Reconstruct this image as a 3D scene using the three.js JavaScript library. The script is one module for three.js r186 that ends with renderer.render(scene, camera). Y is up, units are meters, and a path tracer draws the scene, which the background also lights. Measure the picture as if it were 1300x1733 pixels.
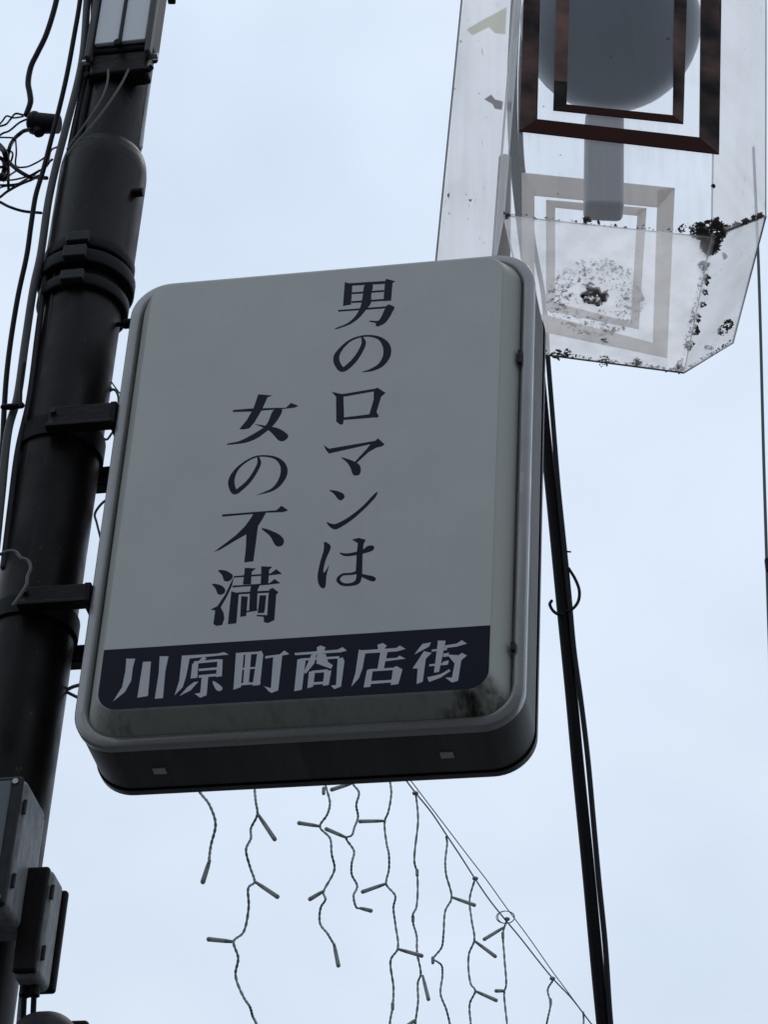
import * as THREE from 'three';
import { RoundedBoxGeometry } from 'three/addons/geometries/RoundedBoxGeometry.js';
import { mergeGeometries, mergeVertices } from 'three/addons/utils/BufferGeometryUtils.js';
import { ImprovedNoise } from 'three/addons/math/ImprovedNoise.js';

// ------------------------------------------------------------------ camera, sky, sun, exposure
const scene = new THREE.Scene();
const F = 4600, PITCH = THREE.MathUtils.degToRad(36.7), EYE = new THREE.Vector3(0, 1.6, 0);
const camera = new THREE.PerspectiveCamera(2 * Math.atan(866.5 / F) * 180 / Math.PI, 1300 / 1733, 0.1, 2000);
camera.position.copy(EYE);
camera.rotation.set(PITCH, 0, 0);
scene.add(camera);
const renderer = new THREE.WebGLRenderer({ antialias: true });
renderer.toneMapping = THREE.LinearToneMapping;
renderer.toneMappingExposure = 1;
renderer.shadowMap.enabled = true;

const perlin = new ImprovedNoise();
const fbm = (x, y, z, o = 4) => { let s = 0, a = 0.5; for (let i = 0; i < o; i++) { s += a * perlin.noise(x, y, z); x *= 2.03; y *= 2.03; z *= 2.03; a *= 0.5; } return s; };
{ // one overcast sky: a little brighter overhead, soft cloud mottling everywhere
  const W = 1024, H = 512, data = new Float32Array(W * H * 4);
  for (let j = 0; j < H; j++) for (let i = 0; i < W; i++) {
    const el = ((j + 0.5) / H - 0.5) * Math.PI, az = ((i + 0.5) / W) * 2 * Math.PI;
    const x = Math.cos(el) * Math.cos(az), y = Math.sin(el), z = Math.cos(el) * Math.sin(az);
    const n = fbm(x * 5 + 3, y * 7 + 1, z * 5 + 9, 5), m = fbm(x * 12 + 13, y * 18 + 5, z * 12 + 2, 4);
    const up = Math.max(0, y), L = (0.90 + 0.25 * up) * (1 + 0.15 * n + 0.09 * m);
    const o = (j * W + i) * 4, warm = 0.02 * m;
    data[o] = 0.678 * L * (1 + warm + 0.06 * n); data[o + 1] = 0.778 * L * (1 + warm * 0.5 + 0.02 * n); data[o + 2] = 0.915 * L * (1 - 0.02 * n); data[o + 3] = 1;
  }
  const t = new THREE.DataTexture(data, W, H, THREE.RGBAFormat, THREE.FloatType);
  t.mapping = THREE.EquirectangularReflectionMapping; t.magFilter = t.minFilter = THREE.LinearFilter; t.wrapS = THREE.RepeatWrapping; t.needsUpdate = true;
  scene.background = t; scene.environment = t;
}
const sun = new THREE.DirectionalLight(new THREE.Color(1, 0.96, 0.9), 0.5);
sun.position.set(6, 22, -14); sun.target.position.set(0, 4, -4); sun.castShadow = true; sun.shadow.radius = 40;
Object.assign(sun.shadow.camera, { left: -12, right: 12, top: 12, bottom: -12, near: 1, far: 60 });
scene.add(sun, sun.target);

// ------------------------------------------------------------------ helpers
let seed = 7;
const rnd = () => { seed = (seed * 1664525 + 1013904223) >>> 0; return seed / 4294967296; };
const V = (x, y, z) => new THREE.Vector3(x, y, z);
const cR = V(1, 0, 0), cU = V(0, Math.cos(PITCH), Math.sin(PITCH)), cF = V(0, Math.sin(PITCH), -Math.cos(PITCH));
const ray = (x, y) => cF.clone().addScaledVector(cR, (x - 650) / F).addScaledVector(cU, (866.5 - y) / F);
const at = (x, y, d) => { const r = ray(x, y); return EYE.clone().addScaledVector(r, d / -r.z); };   // the point seen at (x, y), d metres ahead over the ground
const onPlane = (x, y, p, n) => { const r = ray(x, y); return EYE.clone().addScaledVector(r, (n.dot(p) - n.dot(EYE)) / n.dot(r)); };
const used = {};
function numbered(n) { const k = used[n] = (used[n] ?? -1) + 1; return k ? n + '_' + String(k).padStart(3, '0') : n; }
function tag(o, label, category, group, kind) { const u = o.userData; if (label) u.label = label; if (category) u.category = category; if (group) u.group = group; if (kind) u.kind = kind; return o; }
function thing(name, label, category, group) { const g = new THREE.Group(); g.name = numbered(name); scene.add(g); return tag(g, label, category, group); }
function part(name, geo, m, parent, label) { const o = new THREE.Mesh(geo, m); o.name = name; o.castShadow = o.receiveShadow = true; parent.add(o); if (label) o.userData.label = label; return o; }
function solo(name, geo, m, label, category, group) { const o = part(numbered(name), geo, m, scene); return tag(o, label, category, group); }
function tube(pts, r, seg = 0, rad = 8, tension = 0.5) {
  const c = new THREE.CatmullRomCurve3(pts, false, 'centripetal', tension);
  const g = new THREE.TubeGeometry(c, seg || Math.max(8, pts.length * 6), r, rad, false);
  const caps = [pts[0], pts[pts.length - 1]].map((p) => new THREE.SphereGeometry(r * 0.99, rad, 5).translate(p.x, p.y, p.z));
  return join([g, ...caps]);
}
function rod(a, b, r1, r2 = r1, rad = 10) {
  const d = b.clone().sub(a), g = new THREE.CylinderGeometry(r2, r1, d.length(), rad, 1);
  g.applyQuaternion(new THREE.Quaternion().setFromUnitVectors(V(0, 1, 0), d.normalize()));
  return g.translate((a.x + b.x) / 2, (a.y + b.y) / 2, (a.z + b.z) / 2);
}
function join(list) {
  return mergeGeometries(list.map((g) => { const h = g.index ? g.toNonIndexed() : g.clone(); for (const k of Object.keys(h.attributes)) if (!['position', 'normal', 'uv'].includes(k)) h.deleteAttribute(k); return h; }));
}
const rbox = (w, h, d, r = 0.004, s = 2) => new RoundedBoxGeometry(w, h, d, s, Math.min(r, w / 2.1, h / 2.1, d / 2.1));
function roundRect(w, h, r, x = 0, y = 0) {
  const s = new THREE.Shape(), a = w / 2, b = h / 2;
  s.moveTo(x - a + r, y - b); s.lineTo(x + a - r, y - b); s.absarc(x + a - r, y - b + r, r, -Math.PI / 2, 0); s.lineTo(x + a, y + b - r); s.absarc(x + a - r, y + b - r, r, 0, Math.PI / 2);
  s.lineTo(x - a + r, y + b); s.absarc(x - a + r, y + b - r, r, Math.PI / 2, Math.PI); s.lineTo(x - a, y - b + r); s.absarc(x - a + r, y - b + r, r, Math.PI, Math.PI * 1.5);
  return s;
}
function ring(w, h, r, k = 10) { // outline of a rounded rectangle, anticlockwise
  const p = [];
  for (const [cx, cy, a0] of [[w / 2 - r, -h / 2 + r, -90], [w / 2 - r, h / 2 - r, 0], [-w / 2 + r, h / 2 - r, 90], [-w / 2 + r, -h / 2 + r, 180]])
    for (let i = 0; i <= k; i++) { const a = (a0 + 90 * i / k) * Math.PI / 180; p.push([cx + r * Math.cos(a), cy + r * Math.sin(a)]); }
  return p;
}
function loft(rings, capEnd = true) { // rings of equal count, each [[x, y], ..., z]; smooth skin, optional flat cap on the last
  const n = rings[0].p.length, pos = [], idx = [], uv = [];
  rings.forEach((r) => r.p.forEach(([x, y]) => { pos.push(x, y, r.z); uv.push(x, y); }));
  for (let j = 0; j + 1 < rings.length; j++) for (let i = 0; i < n; i++) { const a = j * n + i, b = j * n + (i + 1) % n, c = a + n, d = b + n; idx.push(a, b, d, a, d, c); }
  if (capEnd) { const l = (rings.length - 1) * n, r = rings[rings.length - 1]; pos.push(0, 0, r.z); uv.push(0, 0); for (let i = 0; i < n; i++) idx.push(pos.length / 3 - 1, l + i, l + (i + 1) % n); }
  const g = new THREE.BufferGeometry(); g.setAttribute('position', new THREE.Float32BufferAttribute(pos, 3)); g.setAttribute('uv', new THREE.Float32BufferAttribute(uv, 2)); g.setIndex(idx); g.computeVertexNormals();
  return g;
}
function grainTexture(size, f) { // grey noise map, f(x, y) in 0..1 with x, y in 0..1
  const d = new Uint8Array(size * size * 4);
  for (let j = 0; j < size; j++) for (let i = 0; i < size; i++) { const v = Math.max(0, Math.min(255, f(i / size, j / size) * 255)), o = (j * size + i) * 4; d[o] = d[o + 1] = d[o + 2] = v; d[o + 3] = 255; }
  const t = new THREE.DataTexture(d, size, size); t.wrapS = t.wrapT = THREE.RepeatWrapping; t.magFilter = THREE.LinearFilter; t.needsUpdate = true; return t;
}
const speck = grainTexture(256, (x, y) => 0.62 + 0.5 * fbm(x * 9, y * 9, 1.5, 4) + 0.12 * rnd());
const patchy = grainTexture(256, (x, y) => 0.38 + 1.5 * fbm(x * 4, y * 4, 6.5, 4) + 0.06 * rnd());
const rough = grainTexture(256, (x, y) => 0.55 + 0.6 * fbm(x * 6, y * 14, 4.5, 4));
const std = (c, r = 0.6, m = 0, o = {}) => new THREE.MeshStandardMaterial({ color: new THREE.Color().setRGB(...c), roughness: r, metalness: m, ...o });
const phys = (c, r, sp, o = {}) => new THREE.MeshPhysicalMaterial({ color: new THREE.Color().setRGB(...c), roughness: r, specularIntensity: sp, ...o });
const wornPaint = grainTexture(512, (x, y) => { const n = fbm(x * 30, y * 30, 2.7, 4), c = fbm(x * 5, y * 5, 8.2, 3); return n + 0.5 * c > 0.47 ? 0.75 + 0.25 * rnd() : 0.20 + 0.07 * c + 0.04 * rnd(); });
wornPaint.repeat.set(1, 2);
const M = {
  black: phys([0.060, 0.051, 0.050], 0.8, 0.28, { roughnessMap: rough, map: wornPaint, bumpMap: speck, bumpScale: 0.0006 }),
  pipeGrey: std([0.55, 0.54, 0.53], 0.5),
  postBlack: phys([0.007, 0.006, 0.0075], 0.6, 0.15),
  blackBand: phys([0.006, 0.006, 0.008], 0.6, 0.3),
  darkGrey: phys([0.045, 0.046, 0.05], 0.55, 0.4, { map: speck }),
  boxGrey: phys([0.36, 0.365, 0.375], 0.5, 0.5, { map: speck }),  // case grey raised to stand for sky light on the box sides
  conduit: phys([0.13, 0.13, 0.132], 0.55, 0.4, { map: speck }),
  cable: phys([0.011, 0.011, 0.013], 0.6, 0.35),
  greyWire: std([0.12, 0.12, 0.12], 0.6),
  steel: std([0.42, 0.43, 0.44], 0.35, 0.7, { roughnessMap: rough }),
  caseMetal: phys([0.115, 0.115, 0.11], 0.55, 0.4, { map: speck }),
  trim: std([0.35, 0.345, 0.335], 0.45, 0.25, { roughnessMap: rough }),
  lampGrey: std([0.42, 0.42, 0.43], 0.55),
  globe: phys([0.05, 0.08, 0.13], 0.3, 0.6),
  brown: phys([0.045, 0.012, 0.009], 0.6, 0.12),
  brownSheenWorn: phys([0.20, 0.11, 0.09], 0.5, 0.2, { map: patchy }),  // lighter patches: reflection painted into the colour, along with wear
  backlitBrown: new THREE.MeshPhysicalMaterial({ color: new THREE.Color().setRGB(0.86, 0.81, 0.77), roughness: 0.85, transmission: 0.75, thickness: 0, specularIntensity: 0.3 }),  // brown print paled in its colour for the haze and backlight
  stringWire: std([0.24, 0.28, 0.275], 0.65),
  bulb: new THREE.MeshPhysicalMaterial({ color: new THREE.Color().setRGB(0.46, 0.48, 0.47), roughness: 0.8, transmission: 0.5, thickness: 0 }),
  dirt: new THREE.MeshPhysicalMaterial({ color: new THREE.Color().setRGB(0.20, 0.16, 0.135), roughness: 0.95, transmission: 0.4, thickness: 0 }),
  dirtMid: new THREE.MeshPhysicalMaterial({ color: new THREE.Color().setRGB(0.42, 0.37, 0.33), roughness: 0.95, transmission: 0.5, thickness: 0 }),
  rustDirt: std([0.13, 0.042, 0.028], 0.95),
  paleDirt: new THREE.MeshPhysicalMaterial({ color: new THREE.Color().setRGB(0.97, 0.95, 0.94), roughness: 0.95, transmission: 0.6, thickness: 0 }),
};

// ------------------------------------------------------------------ ground and unseen houses across the street, added to block sky from the sign
{
  const g = new THREE.PlaneGeometry(600, 600).rotateX(-Math.PI / 2), t = grainTexture(256, (x, y) => 0.75 + 0.35 * fbm(x * 24, y * 24, 2, 3) + 0.15 * rnd());
  t.repeat.set(300, 300);
  tag(part('ground', g, std([0.075, 0.075, 0.078], 0.9, 0, { map: t }), scene), null, null, null, 'structure');
}
const wallTex = grainTexture(256, (x, y) => 0.8 + 0.3 * fbm(x * 8, y * 8, 7, 4));
function shop(x0, x1, h, tone, label) {
  const g = thing('added_shop_house', label, 'building'), w = x1 - x0, cx = (x0 + x1) / 2; g.position.set(cx, 0, 4.2);
  const wm = std(tone, 0.85, 0, { map: wallTex }), s = new THREE.Shape();
  s.moveTo(-w / 2, 0); s.lineTo(w / 2, 0); s.lineTo(w / 2, h); s.lineTo(-w / 2, h);
  const n = Math.max(2, Math.floor(w / 2.2)), win = [];
  for (let f = 1; f * 3 + 1 < h; f++) for (let i = 0; i < n; i++) win.push([-w / 2 + (i + 0.5) * w / n, f * 3 + 1.2]);
  for (const [a, b] of win) s.holes.push(roundRect(1.1, 1.3, 0.01, a, b));
  s.holes.push(roundRect(w - 1.2, 2.3, 0.01, 0, 1.3));
  part('wall', new THREE.ExtrudeGeometry(s, { depth: 6, bevelEnabled: false }), wm, g);
  for (const [a, b] of win) part('window', new THREE.BoxGeometry(1.098, 1.298, 0.05).translate(a, b, 0.15), std([0.03, 0.035, 0.04], 0.1), g);
  part('shutter', new THREE.BoxGeometry(w - 1.21, 2.29, 0.05).translate(0, 1.3, 0.2), std([0.2, 0.2, 0.2], 0.6), g);
  part('roof', rbox(w - 0.02, 0.25, 6.4, 0.02).translate(0, h + 0.125, 3), M.darkGrey, g);
}
shop(-16, -5.2, 8.2, [0.22, 0.2, 0.18], 'tan rendered shop house added across the street to block sky, left neighbour');
shop(-5.1, 2.6, 9.8, [0.16, 0.16, 0.165], 'tallest grey shop house added directly across the street to block sky');
shop(2.7, 15, 7.6, [0.26, 0.25, 0.23], 'low pale shop house added across the street to block sky, right neighbour');

// ------------------------------------------------------------------ the sign box and its frame of reference (it leans with its pole)
const GP = V(-0.12002, 4.44121, -3.74873), GR = V(0.98207541, -0.04998905, 0.18173875).normalize(), GU = V(0.05111737, 0.99869149, -0.00152677).normalize(), GN = GR.clone().cross(GU).normalize();
GU.copy(GN).cross(GR);
const GQ = new THREE.Quaternion().setFromRotationMatrix(new THREE.Matrix4().makeBasis(GR, GU, GN));
const gw = (u, v, w) => GP.clone().addScaledVector(GR, u).addScaledVector(GU, v).addScaledVector(GN, w);
const gAt = (x, y, w) => { const p = onPlane(x, y, GP.clone().addScaledVector(GN, w), GN).sub(GP); return V(p.dot(GR), p.dot(GU), w); };   // local place on the plane w
const leaning = (name, label, category, group) => { const t = thing(name, label, category, group); t.position.copy(GP); t.quaternion.copy(GQ); return t; };

const sign = leaning('hanging_sign', 'big grey rounded box sign with Japanese writing on the black pole', 'sign');
const SW = 0.75, SH = 1.01, SD = 0.142, PW = 0.65, PH = 0.926, HF = 0.05, CR = 0.072;
function bodyGeo() { // shell with softly rounded long edges; front and back open under the face panels
  const rs = [];
  for (const [i, z] of [[0.012, 0.001], [0.004, -0.006], [0, -0.016], [0, -SD + 0.016], [0.004, -SD + 0.006], [0.012, -SD - 0.001]]) rs.push({ p: ring(SW - 2 * i, SH - 2 * i, CR - i * 0.5, 12), z });
  rs.reverse();
  const g = loft(rs, true);
  return join([g, loft([{ p: ring(SW - 0.024, SH - 0.024, CR - 0.006, 12).reverse(), z: -SD - 0.001 }, { p: ring(SW - 0.03, SH - 0.03, CR - 0.009, 12).reverse(), z: -SD - 0.001 }], true)]);
}
part('case', bodyGeo(), M.caseMetal, sign);
function trimGeo(z) {
  const o = [];
  for (const [i, dz] of [[0.000, -0.010], [0.0, 0.004], [0.003, 0.008], [0.016, 0.009], [0.020, 0.006], [0.0225, -0.002]]) o.push({ p: ring(SW + 0.004 - 2 * i, SH + 0.004 - 2 * i, CR - i * 0.6, 12), z: dz });
  return loft(o, false);
}
part('trim', trimGeo(), M.trim, sign);
part('trim', trimGeo().rotateY(Math.PI).translate(0, 0, -SD - 0.001), M.caseMetal, sign);

// the print: traced glyph shapes, drawn on a canvas laid out in the panel's own metres
const CW = 1404, CH = 2000, px = (CW) / PW;
const print = document.createElement('canvas'); print.width = CW; print.height = CH;
const ctx = print.getContext('2d');
const toC = (x, y) => { const p = gAt(x, y, HF); return [(p.x + PW / 2) / PW * CW, (PH / 2 - p.y) / PH * CH]; };
const GLYPH = {
  o1: { o: [540, 450], s: 6.1875, polys: [
    '270 170 350 190 335 405 250 420', '270 185 690 158 700 188 300 210', '690 180 700 135 800 160 770 180 755 365 675 368', 'k470 190 575 185 545 300 550 390 500 450 430 540 330 615 180 665 155 657 300 605 390 520 440 420 460 300',
    '345 277 680 253 680 272 345 297', '340 370 680 346 680 367 340 390', '200 462 700 424 700 445 200 480', 'k700 420 730 400 800 430 770 480 740 540 690 605 610 640 590 620 600 597 520 585 530 570 620 580 650 540 690 450'],
    brush: ['450 745 18;468 805 45;430 900 52;345 1015 60;245 1085 62;190 1020 62;182 950 60;230 868 42;330 780 28;440 740 24;540 734 26;640 762 42;706 840 75;712 930 80;655 1030 62;560 1085 40;455 1112 8'] },
  o1b: { o: [540, 450], s: 6.1875, polys: ['130 1318 185 1330 255 1362 262 1590 250 1660 220 1662 180 1630 178 1370', '185 1332 245 1342 580 1286 590 1312 250 1372', '575 1290 612 1275 697 1330 650 1372 602 1530 628 1575 600 1592 525 1560 572 1400', '250 1588 540 1552 600 1558 600 1586 260 1614'] },
  o2: { o: [520, 720], s: 5.975, polys: ['165 200 220 235 690 155 715 130 782 190 760 210 700 225 620 270 500 380 478 372 600 240 640 190 220 285 190 250', 'k325 315 430 345 530 390 545 450 530 505 462 510 440 430 400 368', 'k208 650 300 660 370 690 382 730 340 764 308 745 272 690', 'k190 970 240 995 290 1000 420 930 560 820 670 700 717 660 700 720 590 835 450 962 300 1055 255 1048 210 1010',
    'k165 1165 240 1210 235 1255 190 1345 160 1460 167 1500 205 1440 227 1405 192 1510 187 1640 150 1652 113 1610 100 1520 130 1380 172 1250', '450 1155 520 1137 592 1155 570 1200 560 1300 556 1490 540 1560 490 1500 500 1300 512 1190', 'k315 1280 400 1300 560 1262 610 1215 680 1213 675 1265 560 1300 420 1325 355 1318'],
    brush: ['525 1480 45;450 1500 28;350 1512 28;312 1560 34;350 1603 34;440 1608 36;508 1580 55;530 1500 50', '535 1510 30;600 1532 46;650 1548 58;668 1556 52'] },
  o3: { o: [340, 650], s: 7.222, polys: ['700 125 872 140 812 165 742 320 652 470 592 540 520 556 468 550 560 440 640 300', 'k880 303 1012 298 952 420 882 510 800 582 680 670 540 722 310 747 318 727 470 702 620 622 760 540 822 470', 'k640 485 820 512 960 540 1072 620 1062 660 1010 702 948 696 870 600 800 545 700 508', '390 317 600 299 1040 288 1100 230 1192 265 1150 287 1000 305 600 336 390 341'],
    brush: ['700 900 24;712 960 46;670 1060 52;590 1180 56;490 1275 62;415 1320 68;372 1230 76;378 1150 70;440 1040 42;560 940 28;680 886 25;800 880 26;920 908 38;1000 985 66;1016 1080 84;970 1195 72;880 1285 46;690 1355 6'] },
  o4: { o: [340, 850], s: 7.222, polys: ['255 150 920 98 985 43 1067 100 1000 121 820 127 260 177', '640 135 792 130 750 210 697 290 662 560 640 722 528 736 548 560 555 392 430 462 230 582 155 608 300 500 430 400 540 290 620 180', 'k718 313 800 323 960 390 1022 460 1002 530 940 547 900 520 850 410',
    'k190 825 300 830 385 880 392 920 340 972 278 965 263 890', 'k115 990 240 1008 300 1060 292 1110 240 1137 200 1120 178 1050', '400 920 378 1020 312 1160 240 1285 275 1350 285 1420 260 1500 190 1512 150 1490 163 1400 172 1322 113 1312 200 1270 300 1120 380 950',
    '535 803 672 808 620 850 610 1002 513 1007 528 880', '735 783 872 788 832 830 822 997 728 1002 738 880', '400 903 520 893 850 870 920 818 992 875 850 892 400 922', '385 1018 500 1013 840 988 900 938 972 990 840 1007 385 1042',
    '370 1088 440 1108 462 1120 432 1480 328 1492 353 1250', '440 1103 840 1078 840 1105 440 1127', '840 1060 880 1048 947 1100 920 1130 897 1440 820 1477 768 1465 768 1402 670 1391 690 1376 810 1380 823 1150', '613 1003 722 1008 692 1070 682 1322 588 1327 598 1100', '493 1148 572 1153 552 1390 478 1402', '555 1328 690 1308 690 1326 555 1346', '718 1138 797 1138 782 1300 770 1352 693 1357'] },
  w1: { o: [150, 1050], s: 3.714, polys: ['235 240 291 240 276 300 266 380 226 450 150 511 208 420 229 320', '340 260 391 258 371 475 304 486 324 360', '445 225 501 225 481 320 466 488 414 493 439 330',
    '585 220 637 225 612 350 590 420 538 472 568 380', '590 221 810 208 850 199 881 215 620 241', '650 273 690 255 682 360 639 366', '690 255 720 225 742 238 715 262', '660 257 812 243 812 259 660 273', '810 243 842 245 837 350 799 356', '690 304 810 294 810 309 690 319', '690 344 800 334 800 351 690 361', '710 353 751 350 741 470 700 486 663 460 700 455', '690 383 640 440 568 476 620 418 660 388', 'k768 368 847 420 831 446 798 440',
    '925 205 976 205 956 420 909 436', '985 209 1022 205 1006 402 969 406', '1060 200 1085 189 1097 215 1077 405 1029 411', '930 204 1085 194 1085 209 930 219', '960 299 1075 289 1075 301 960 311', '950 394 1080 384 1080 398 950 409', '1110 224 1200 213 1230 189 1262 212 1110 241', '1160 224 1217 220 1191 440 1150 456 1130 445 1110 421 1093 411 1145 425'] },
  w2: { o: [480, 1040], s: 3.611, polys: ['203 200 225 189 257 200 241 236 203 236', '65 235 330 214 360 199 387 220 350 231 70 249', '84 275 137 265 111 460 64 469', '330 270 362 261 372 285 351 440 310 456 288 435 320 430', '100 269 340 254 340 269 100 283', '170 244 202 240 187 300 135 362 123 352', '224 240 257 240 272 290 302 310 290 332 228 310', '154 350 192 344 181 440 144 451', '249 345 292 340 276 430 239 436', '170 344 270 334 270 351 170 359', '165 414 260 409 260 423 165 431', '205 236 240 236 238 300 270 320 200 300',
    '574 185 606 174 632 190 611 216 578 216', '470 219 690 204 710 189 747 210 690 226 480 239', '460 214 502 225 482 330 460 390 413 442 438 360', '594 214 637 224 612 332 573 336', '620 269 690 264 710 251 747 270 620 286', '509 340 547 330 531 442 489 446', '670 325 690 314 727 335 702 425 654 431', '520 334 680 324 680 339 520 349', '530 407 660 399 660 415 530 425',
    '850 179 902 169 890 196 798 246 828 205', '858 224 907 234 870 270 851 410 813 426 819 330 788 330 828 270', '944 159 992 160 951 350 919 356', '905 214 1000 204 1000 217 905 227', '890 304 990 294 990 307 890 317', '878 384 960 364 1012 334 1022 345 960 386 890 412', '985 189 1060 177 1090 157 1122 178 1060 196 985 206', '1000 244 1070 249 1090 234 1122 250 1087 280 1067 405 1030 416 988 385 1030 385 1046 300', '973 289 1010 279 1006 306 973 311', '975 240 1012 232 1008 256 975 260'] },
};
function drawGlyphs(k, colour) {
  const { o, s, polys, brush = [] } = GLYPH[k], P = (a, b) => toC(o[0] + a / s, o[1] + b / s);
  ctx.fillStyle = colour;
  for (const t of polys) {
    const soft = t[0] === 'k', n = t.replace('k', '').split(' ').map(Number), p = []; for (let i = 0; i < n.length; i += 2) p.push(P(n[i], n[i + 1]));
    ctx.beginPath();
    if (soft) { const m = (a, b) => [(a[0] + b[0]) / 2, (a[1] + b[1]) / 2], L = p.length; ctx.moveTo(...m(p[L - 1], p[0])); for (let i = 0; i < L; i++) { const e = m(p[i], p[(i + 1) % L]), a = m(m(p[(i + L - 1) % L], p[i]), p[i]), b = m(p[i], e); ctx.bezierCurveTo(...m(a, p[i]), ...m(b, p[i]), ...e); } }
    else p.forEach((q, i) => (i ? ctx.lineTo(...q) : ctx.moveTo(...q)));
    ctx.closePath(); ctx.fill();
  }
  for (const t of brush) { // strokes of changing width
    const k3 = t.split(';').map((q) => q.split(' ').map(Number)), c = new THREE.CatmullRomCurve3(k3.map((q) => V(q[0], q[1], q[2]))), n = k3.length * 40;
    for (let i = 0; i <= n; i++) { const q = c.getPoint(i / n), a = P(q.x, q.y), b = P(q.x + q.z / 2, q.y); ctx.beginPath(); ctx.arc(a[0], a[1], Math.max(1.5, Math.abs(b[0] - a[0])), 0, 7); ctx.fill(); }
  }
}
{
  const id = ctx.createImageData(CW, CH); // aged white acrylic: faint cloudy soiling with a grain
  for (let j = 0; j < CH; j++) for (let i = 0; i < CW; i++) {
    const n = fbm(i / 260, j / 260, 3.3, 4), g = rnd() - 0.5, v = 207 + 7 * n + 1.5 * fbm(i / 30, j / 300, 8.1, 3) + 3 * g, o = (j * CW + i) * 4;
    id.data[o] = v - 2; id.data[o + 1] = v; id.data[o + 2] = v - 6; id.data[o + 3] = 255;
  }
  ctx.putImageData(id, 0, 0);
  const a = toC(170, 1100.5), b = toC(840, 1057.5), ink = '#171a29';
  ctx.fillStyle = ink; ctx.beginPath(); ctx.moveTo(0, a[1]); ctx.lineTo(CW, b[1]); ctx.lineTo(CW, CH); ctx.lineTo(0, CH); ctx.fill();
  for (const k of ['o1', 'o1b', 'o2', 'o3', 'o4']) drawGlyphs(k, ink);
  for (const k of ['w1', 'w2']) drawGlyphs(k, '#cfcfd2');
}
const printTex = new THREE.CanvasTexture(print); printTex.colorSpace = THREE.SRGBColorSpace; printTex.anisotropy = 8;
const faceGlaze = { roughness: 0.4, specularIntensity: 0.3 };
const faceMat = new THREE.MeshPhysicalMaterial({ map: printTex, ...faceGlaze });
const skirtMat = new THREE.MeshPhysicalMaterial({ color: new THREE.Color().setRGB(0.40, 0.40, 0.37), map: speck, ...faceGlaze });
const mould = document.createElement('canvas'); mould.width = 760; mould.height = 1024; // black mould specks and drip stains where the photograph shows them
{
  const c = mould.getContext('2d'), P = (x, y) => { const p = gAt(x, y, 0.02); return [(p.x / SW + 0.5) * 760, (0.5 - p.y / SH) * 1024]; };
  c.fillStyle = '#fff'; c.fillRect(0, 0, 760, 1024);
  const spot = (x, y, rx, ry, n, a) => { for (let i = 0; i < n; i++) { const t = rnd() * 6.283, q = Math.pow(rnd(), 0.7), [u, v] = P(x + rx * q * Math.cos(t), y + ry * q * Math.sin(t)), w = 2 + 9 * rnd() * rnd(); c.fillStyle = `rgba(26,28,20,${a * (0.3 + 0.7 * rnd())})`; c.beginPath(); c.ellipse(u, v, w, w * (0.5 + rnd()), rnd() * 3, 0, 7); c.fill(); } };
  spot(800, 1195, 30, 26, 120, 0.15); spot(778, 1215, 40, 16, 80, 0.16); spot(838, 1185, 16, 24, 40, 0.14); spot(470, 1238, 130, 8, 80, 0.10); spot(690, 1228, 70, 9, 70, 0.14); spot(190, 1228, 36, 18, 40, 0.10); spot(500, 1215, 330, 34, 160, 0.06);
}
const mouldTex = new THREE.CanvasTexture(mould); mouldTex.colorSpace = THREE.SRGBColorSpace;
const frontSkirt = new THREE.MeshPhysicalMaterial({ color: new THREE.Color().setRGB(0.44, 0.445, 0.40), map: mouldTex, ...faceGlaze });
function facePanel(z0, flip) {
  const R0 = 0.036;
  const prof = [[0.031, -0.006], [0.028, 0.0], [0.0265, 0.004], [0.004, HF - 0.004], [0.0016, HF - 0.0012], [0, HF]];
  const skirt = loft(prof.map(([i, z]) => ({ p: ring(PW + 2 * i, PH + 2 * i, R0 + i * 0.7, 12), z })), false);
  { const u = skirt.attributes.uv, q = skirt.attributes.position; for (let i = 0; i < u.count; i++) u.setXY(i, q.getX(i) / SW + 0.5, q.getY(i) / SH + 0.5); }
  const s = new THREE.ShapeGeometry(roundRect(PW, PH, R0), 12).translate(0, 0, HF);
  const uv = s.attributes.uv, p = s.attributes.position;
  for (let i = 0; i < uv.count; i++) uv.setXY(i, p.getX(i) / PW + 0.5, p.getY(i) / PH + 0.5);
  if (flip) for (const g of [skirt, s]) g.rotateY(Math.PI).translate(0, 0, -SD);
  const f = part('face_panel', s, flip ? skirtMat : faceMat, sign, flip ? null : 'flat grey panel with dark Japanese lettering over a navy band');
  part('face_rim', skirt, flip ? skirtMat : frontSkirt, f);
}
facePanel(0, false); facePanel(0, true);
for (const [x, y] of [[270, 1303], [757, 1276]]) { // drain plates under the case
  const p = onPlane(x, y, gw(0, -SH / 2, 0), GU).sub(GP), q = V(p.dot(GR), -SH / 2 - 0.001, p.dot(GN));
  part('drain_plate', rbox(0.022, 0.004, 0.018, 0.001).translate(q.x, q.y, q.z), M.steel, sign);
}
// small latch on the right trim and bead on the skirt
part('latch', rbox(0.008, 0.03, 0.008, 0.002).translate(SW / 2 - 0.02, 0.255, 0.012), M.darkGrey, sign);
part('latch', rbox(0.008, 0.018, 0.008, 0.002).translate(SW / 2 - 0.018, -0.36, 0.012), M.darkGrey, sign);

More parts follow.
